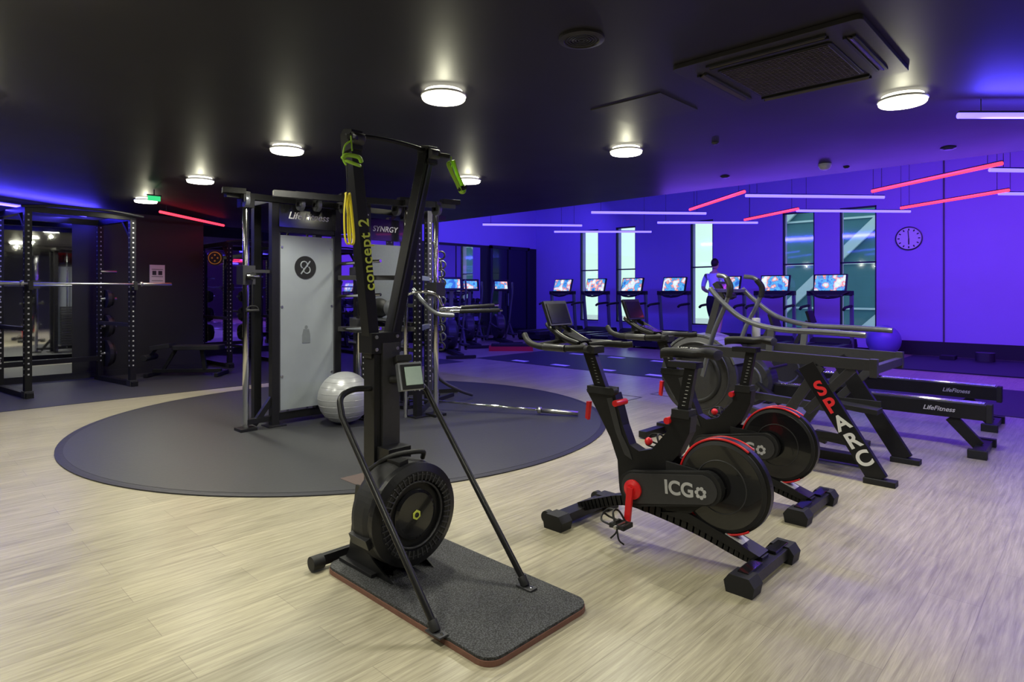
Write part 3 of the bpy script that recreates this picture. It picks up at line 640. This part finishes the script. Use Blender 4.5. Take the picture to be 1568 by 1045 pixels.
def bench(name,loc,rot):
    b=MB()
    b.prism(rrect(-.14,-.62,.14,.12,.05),'z',.42,.49,'matte')
    b.box((0,.30,.47),(.26,.30,.07),'matte',rot=(-.15,0,0))
    b.beam((0,-.6,.08),(0,.45,.08),.06,.06,'black',side=(1,0,0)); b.beam((0,-.35,.08),(0,-.3,.42),.06,.06,'black'); b.beam((0,.3,.08),(0,.1,.42),.05,.05,'black')
    b.beam((-.25,-.6,.035),(.25,-.6,.035),.06,.06,'black',side=(0,1,0)); b.beam((-.25,.45,.035),(.25,.45,.035),.06,.06,'black',side=(0,1,0))
    b.cyl((-.2,.5,.3),(.2,.5,.3),.05,'matte'); b.beam((0,.4,.43),(0,.5,.3),.04,.04,'black')
    return b.obj(name,loc,rot,bevel=.006)
bench('workout_bench',(3.45,10.65,.004),math.radians(50)); bench('workout_bench',(.1,10.3,.004),0)
b=MB(); b.b2((3.20,11.44,1.47),(3.43,11.45,1.80),'paper')
for z in(1.72,1.60,1.53): b.b2((3.23,11.438,z),(3.40,11.4395,z+.008),'matte')
for x in(3.24,3.33): b.b2((x,11.438,1.63),(x+.06,11.4395,1.70),'dgrey')
b.obj('wall_notice')

# ---------------------------------------------------------------- arc trainer
def arc_trainer():
    b=MB()
    for s in(-1,1):
        x=s*.38
        b.beam((x,1.62,.80),(x,1.14,.03),.05,.125,'black'); b.box((x,1.13,.02),(.09,.20,.04),'matte')
        b.beam((x,1.52,.80),(x,2.0,.03),.045,.07,'dgrey'); b.box((x,2.0,.02),(.09,.12,.04),'matte')
        b.beam((x,1.18,.83),(x,2.45,.86),.045,.08,'dgrey'); b.box((x,1.17,.81),(.055,.05,.13),'dgrey'); b.beam((x,1.3,.80),(x,1.62,.45),.04,.06,'dgrey')
        b.curve([(x,1.22,1.04),(x,1.5,1.05),(x,1.85,1.06),(x-s*.02,2.12,1.13),(x-s*.04,2.32,1.28),(x-s*.06,2.42,1.38)],.022,'grey',n=12)
        b.beam((x,1.9,.86),(x,1.88,1.06),.04,.05,'grey')
        b.curve([(s*.30,2.50,.62),(s*.31,2.40,.98),(s*.33,2.29,1.22),(s*.33,2.24,1.38),(s*.30,2.29,1.47),(s*.26,2.38,1.49)],.02,'grey',n=12)
        b.curve([(s*.333,2.25,1.30),(s*.328,2.24,1.39),(s*.305,2.28,1.46)],.026,'matte',n=12)
        b.beam((s*.14,2.5,.45),(s*.14,1.55,.30+.1*s),.05,.06,'dgrey'); b.box((s*.17,1.45,.33+.1*s),(.16,.38,.04),'matte',rot=(.08,0,0)); b.box((s*.245,1.45,.36+.1*s),(.012,.36,.05),'matte')
        b.lathe([(.03,0),(.33,0),(.36,.02),(.36,.06),(.30,.09),(.05,.11)],(s*.10,2.62,.60),(s,0,0),'dgrey',n=56)
        b.torus((s*.20,2.62,.60),(1,0,0),.22,.02,'matte',n=40); b.torus((s*.19,2.62,.60),(1,0,0),.30,.010,'dgrey',n=48)
    b.lathe([(.03,-.1),(.34,-.1),(.34,.1),(.03,.1)],(0,2.62,.60),(1,0,0),'matte',n=48)
    pts=[(0,2.62+.365*math.cos(math.radians(a)),.60+.365*math.sin(math.radians(a))) for a in range(20,170,10)]
    for i in range(len(pts)-1): b.beam(pts[i],pts[i+1],.34,.02,'grey',side=(1,0,0))
    b.beam((0,1.3,.06),(0,3.1,.06),.10,.07,'black'); b.beam((-.38,3.05,.04),(.38,3.05,.04),.08,.06,'black',side=(0,1,0)); b.beam((-.38,2.0,.045),(.38,2.0,.045),.06,.05,'black',side=(0,1,0)); b.beam((-.38,1.17,.80),(.38,1.17,.80),.045,.06,'dgrey',side=(0,1,0))
    b.beam((0,2.62,.1),(0,2.62,.5),.2,.25,'black')
    b.beam((0,2.6,.9),(0,2.48,1.32),.07,.06,'dgrey'); b.box((0,2.44,1.36),(.24,.05,.16),'matte',rot=(-.5,0,0)); b.box((0,2.415,1.368),(.18,.02,.11),'gloss',rot=(-.5,0,0)); b.beam((-.34,2.40,1.36),(.34,2.40,1.36),.03,.03,'grey',side=(0,1,0))
    b.beam((-.36,2.42,.86),(.36,2.42,.86),.06,.07,'dgrey',side=(0,1,0))
    b.cyl((.1,2.2,.95),(.1,2.2,1.12),.035,'lgrey')
    return b
arc=arc_trainer().obj('arc_trainer',(5.27,0,0),bevel=.003)
dd=Vector((0,-.48,-.77)).normalized()
P=Vector((-.407,1.62,.80))
for i,(ch,k) in enumerate((('S','redprint'),('P','redprint'),('A','white'),('R','white'),('C','white'))):
    text(ch,arc,P+dd*(.20+.137*i),(0,-.849,.528),(0,.528,.849),.15,k,bold=.03)
text('LIFE FITNESS',arc,(-.215,2.62,.83),(0,-1,0),(0,0,1),.06,'white')

# ---------------------------------------------------------------- rowing machines
def rower():
    b=MB()
    b.b2((-.045,-.05,.27),(.045,1.75,.40),'black'); b.b2((-.05,-.07,.255),(.05,-.03,.41),'matte')
    b.cyl((-.03,-.02,.41),(-.03,1.7,.41),.008,'chrome',n=8); b.cyl((.03,-.02,.41),(.03,1.7,.41),.008,'chrome',n=8)
    b.beam((0,.22,.27),(0,.02,.05),.05,.09,'black'); b.beam((-.28,.0,.035),(.28,.0,.035),.09,.05,'black',side=(0,1,0)); b.box((-.28,0,.035),(.06,.13,.07),'matte'); b.box((.28,0,.035),(.06,.13,.07),'matte')
    b.prism(rrect(-.15,1.0,.15,1.24,.06),'z',.45,.49,'matte'); b.b2((-.05,1.02,.40),(.05,1.22,.45),'dgrey')
    b.lathe([(.03,-.12),(.24,-.12),(.27,-.08),(.27,.08),(.24,.12),(.03,.12)],(0,1.98,.42),(1,0,0),'dgrey',n=48); b.torus((-.12,1.98,.42),(1,0,0),.17,.012,'grey')
    b.beam((-.28,2.15,.035),(.28,2.15,.035),.09,.06,'black',side=(0,1,0)); b.beam((0,2.0,.2),(0,2.15,.05),.08,.08,'black')
    b.beam((0,1.95,.6),(0,1.75,1.0),.05,.05,'dgrey'); b.box((0,1.72,1.05),(.2,.03,.15),'matte',rot=(-.3,0,0))
    for s in(-1,1): b.box((s*.14,1.72,.32),(.11,.30,.03),'matte',rot=(.7,0,0))
    b.cyl((-.22,1.68,.58),(.22,1.68,.58),.014,'matte')
    return b
rw=rower().obj('rowing_machine',(6.47,.74,0),bevel=.004); rw2=inst(rw,'rowing_machine',(7.75,.80,0))
for q in(rw,rw2): text('LifeFitness',q,(-.047,.30,.335),(0,-1,0),(0,0,1),.055,'lgrey',italic=.3)

# ---------------------------------------------------------------- treadmills
def tread():
    b=MB()
    b.b2((-1.0,-.40,.05),(.75,.40,.16),'matte'); b.b2((-1.0,-.42,.16),(.60,-.27,.26),'dgrey'); b.b2((-1.0,.27,.16),(.60,.42,.26),'dgrey')
    b.b2((-.98,-.27,.16),(.60,.27,.235),'black'); b.prism([(.45,.10),(.45,.27),(.6,.36),(.95,.34),(1.02,.2),(1.0,.10)],'y',-.40,.40,'matte')
    for s in(-1,1):
        b.beam((.62,s*.40,.15),(.50,s*.42,1.32),.09,.06,'grey',side=(1,0,0)); b.curve([(.52,s*.42,1.05),(.3,s*.42,1.04),(.05,s*.42,1.02),(-.05,s*.42,.98)],.03,'matte'); b.box((.7,s*.38,.03),(.16,.1,.06),'matte'); b.box((-.85,s*.38,.03),(.16,.1,.06),'matte')
        b.curve([(.50,s*.42,1.3),(.42,s*.36,1.34),(.35,s*.2,1.25),(.35,0,1.22)],.025,'matte')
    b.beam((.50,-.45,1.32),(.50,.45,1.32),.14,.10,'matte',side=(1,0,0))
    b.box((.53,0,1.53),(.05,.66,.40),'black',rot=(0,.30,0)); b.box((.498,0,1.54),(.02,.60,.34),'screen',rot=(0,.30,0)); b.box((.42,0,1.28),(.16,.6,.03),'dgrey',rot=(0,-.2,0))
    b.beam((.56,0,1.3),(.55,0,1.4),.1,.2,'matte')
    return b
t0=None
for y in(11.55,10.35,9.15,7.90,6.50,5.38,4.22):
    if t0 is None: t0=tread().obj('treadmill',(13.65,y,0),bevel=.008)
    else: inst(t0,'treadmill',(13.65,y,0))
def ellip():
    b=MB()
    b.beam((-.8,0,.06),(.8,0,.06),.12,.08,'matte',side=(0,1,0)); b.beam((-.8,-.3,.04),(-.8,.3,.04),.08,.06,'matte'); b.beam((.8,-.3,.04),(.8,.3,.04),.08,.06,'matte')
    b.lathe([(.03,-.12),(.30,-.12),(.33,-.08),(.33,.08),(.30,.12),(.03,.12)],(.45,0,.42),(0,1,0),'dgrey',n=40)
    b.beam((.40,0,.6),(.25,0,1.45),.08,.08,'grey',side=(0,1,0)); b.box((.2,0,1.52),(.05,.45,.3),'black',rot=(0,.3,0)); b.box((.172,0,1.525),(.02,.34,.2),'screen',rot=(0,.3,0))
    for s in(-1,1):
        b.curve([(.30,s*.26,.55),(.18,s*.28,1.0),(.02,s*.27,1.35),(-.06,s*.24,1.6)],.022,'grey'); b.beam((.3,s*.26,.5),(-.5,s*.16,.25+.08*s),.05,.05,'dgrey',side=(0,1,0)); b.box((-.35,s*.16,.33+.08*s),(.4,.16,.04),'matte'); b.beam((.7,s*.26,.05),(.3,s*.26,.55),.05,.05,'grey',side=(0,1,0))
    return b
e0=ellip().obj('elliptical_trainer',(10.4,11.4,0),math.radians(60),bevel=.006)
for x,y in((11.6,11.5),(9.2,11.4),(8.6,10.0)): inst(e0,'elliptical_trainer',(x,y,0),math.radians(60))
b=MB(); b.b2((-.5,-.2,0),(.5,.2,.10),'brick'); b.b2((-.45,-.17,.10),(.45,.17,.15),'matte'); b.obj('aerobic_step',(10.2,9.85,0),math.radians(-46))
b=MB(); b.lathe([(.255,0),(.255,-.03),(.235,-.035),(.232,-.02)],(XW,3.04,2.50),(1,0,0),'dgrey',n=48,cap=False); b.lathe([(.233,-.015),(.001,-.015)],(XW,3.04,2.50),(1,0,0),'dial',n=48,cap=False)
for i in range(12):
    a=math.radians(i*30); p=Vector((XW-.018,3.04+.17*math.sin(a),2.5+.17*math.cos(a))); b.beam(p,p+Vector((0,.04*math.sin(a),.04*math.cos(a))),.004,.022,'matte')
b.beam((XW-.02,3.04,2.5),(XW-.02,3.04,2.37),.004,.02,'matte'); b.beam((XW-.023,3.04,2.5),(XW-.023,3.055,2.67),.004,.014,'matte')
b.obj('wall_clock')
b=MB(); b.b2((14.6,2.1,.02),(14.9,2.35,.09),'matte'); b.prism(rrect(14.65,1.5,14.95,1.8,.1),'z',.02,.18,'dgrey'); b.obj('equipment_case')

# ---------------------------------------------------------------- person (walking on treadmill, faces +x)
def skinmesh(name,verts,edges,radii,root,sub=2):
    me=D.meshes.new(name); me.from_pydata(verts,edges,[]); o=D.objects.new(name,me); C.collection.objects.link(o)
    s=o.modifiers.new('skin','SKIN'); s.use_smooth_shade=True
    for i,r in enumerate(radii):
        v=me.skin_vertices[0].data[i]; v.radius=(r,r) if not isinstance(r,tuple) else r; v.use_root=(i==root)
    m=o.modifiers.new('sub','SUBSURF'); m.levels=sub; m.render_levels=sub
    dg=C.evaluated_depsgraph_get(); ev=o.evaluated_get(dg); out=D.meshes.new_from_object(ev); D.objects.remove(o)
    for p in out.polygons: p.use_smooth=True
    return out
V=[];E=[];R=[]
def chain(pts,rs,start=None):
    prev=start
    for p,r in zip(pts,rs):
        V.append(p);R.append(r); i=len(V)-1
        if prev is not None: E.append((prev,i))
        prev=i
    return prev
chain([(0,0,.95)],[(.12,.15)])
chain([(.01,0,1.08),(.02,0,1.22),(.02,0,1.38),(.01,0,1.50),(.02,0,1.58),(.03,0,1.64)],[(.105,.145),(.115,.165),(.12,.185),(.07,.10),.055,.058],0)
for s in(-1,1):
    chain([(0.,s*.20,1.46),(.02,s*.27,1.30),(.04,s*.29,1.18),(.19,s*.27,1.12),(.33,s*.23,1.12),(.39,s*.215,1.12)],[.070,.060,.048,.042,.030,.03],4)
    if s<0: L_=[(.0,s*.10,.86),(.05,s*.11,.68),(.07,s*.11,.50),(.0,s*.11,.30),(-.06,s*.11,.10),(-.04,s*.11,.05),(.08,s*.115,.035),(.15,s*.115,.03)]
    else: L_=[(.0,s*.10,.86),(.06,s*.11,.68),(.12,s*.11,.50),(.12,s*.11,.30),(.12,s*.11,.10),(.13,s*.11,.05),(.25,s*.115,.035),(.32,s*.115,.03)]
    chain(L_,[.115,.095,.066,.066,.042,.045,.042,.03],0)
body=skinmesh('body',V,E,R,0)
for k in ['skin','tshirt','shorts','shoe']: body.materials.append(M[k])
for p in body.polygons:
    c=p.center
    i=0
    if c.z<.085: i=3
    elif c.z<1.0 and c.z>.54 and abs(c.y)<.24: i=2
    elif c.z>=1.0 and c.z<1.53 and (abs(c.y)<.235 or c.z>1.24): i=1
    p.material_index=i
per=D.objects.new('person',body); C.collection.objects.link(per); per.location=(13.45,6.48,.237)
b=MB(); hc=(.05,0,1.75)
b.sph(hc,.1,'skin',(.98,.78,1.2),n=28,m=20)
b.sph((.032,0,1.775),.104,'hair',(.98,.80,1.08),n=28,m=20)
b.sph((.145,0,1.735),.016,'skin',(1,.8,1.4),n=10,m=8)
for s in(-1,1):
    b.sph((.045,s*.08,1.745),.022,'skin',(.7,.4,1.3),n=10,m=8); b.sph((.135,s*.032,1.755),.011,'white',n=10,m=8); b.sph((.143,s*.032,1.755),.006,'hair',n=8,m=6)
b.box((.143,0,1.695),(.008,.04,.008),'redprint')
hd=b.obj('head'); hd.parent=per
for s in(-1,1):
    V=[];E=[];R=[]
    chain([(.38,s*.215,1.12)],[.022]); chain([(.42,s*.213,1.12)],[(.026,.016)],0)
    for q,ln in((-.024,.060),(-.008,.072),(.008,.068),(.024,.052)):
        chain([(.44,s*.213+q,1.122),(.44+ln*.6,s*.213+q*1.1,1.118),(.44+ln*.85,s*.213+q*1.1,1.095)],[.009,.008,.007],1)
    chain([(.405,s*.213-s*.03,1.115),(.43,s*.213-s*.045,1.10),(.45,s*.213-s*.045,1.09)],[.010,.009,.008],0)
    hm=skinmesh('hand',V,E,R,0,1); hm.materials.append(M['skin']); ho=D.objects.new('hand',hm); C.collection.objects.link(ho); ho.parent=per

# ---------------------------------------------------------------- world, camera
w=D.worlds.new('sky'); sc.world=w; w.use_nodes=True; n=w.node_tree.nodes; l=w.node_tree.links
bg=n['Background']; tc=n.new('ShaderNodeTexCoord'); sp=n.new('ShaderNodeSeparateXYZ'); cr=n.new('ShaderNodeValToRGB')
l.new(tc.outputs['Generated'],sp.inputs[0]); l.new(sp.outputs['Z'],cr.inputs[0]); l.new(cr.outputs[0],bg.inputs[0])
cr.color_ramp.elements[0].color=(.72,.92,.86,1); cr.color_ramp.elements[1].color=(.85,.95,1,1); cr.color_ramp.elements[1].position=.5
bg.inputs[1].default_value=1.35
cam=D.cameras.new('camera'); co=D.objects.new('camera',cam); C.collection.objects.link(co)
co.location=(0,0,1.35); co.rotation_euler=(math.radians(90),0,math.radians(43.9-90))
cam.sensor_width=36; cam.lens=943/1568*36; cam.shift_y=-(522.5-447)/1568; cam.clip_end=200
sc.camera=co
sc.view_settings.view_transform='Standard'
sc.view_settings.exposure=0
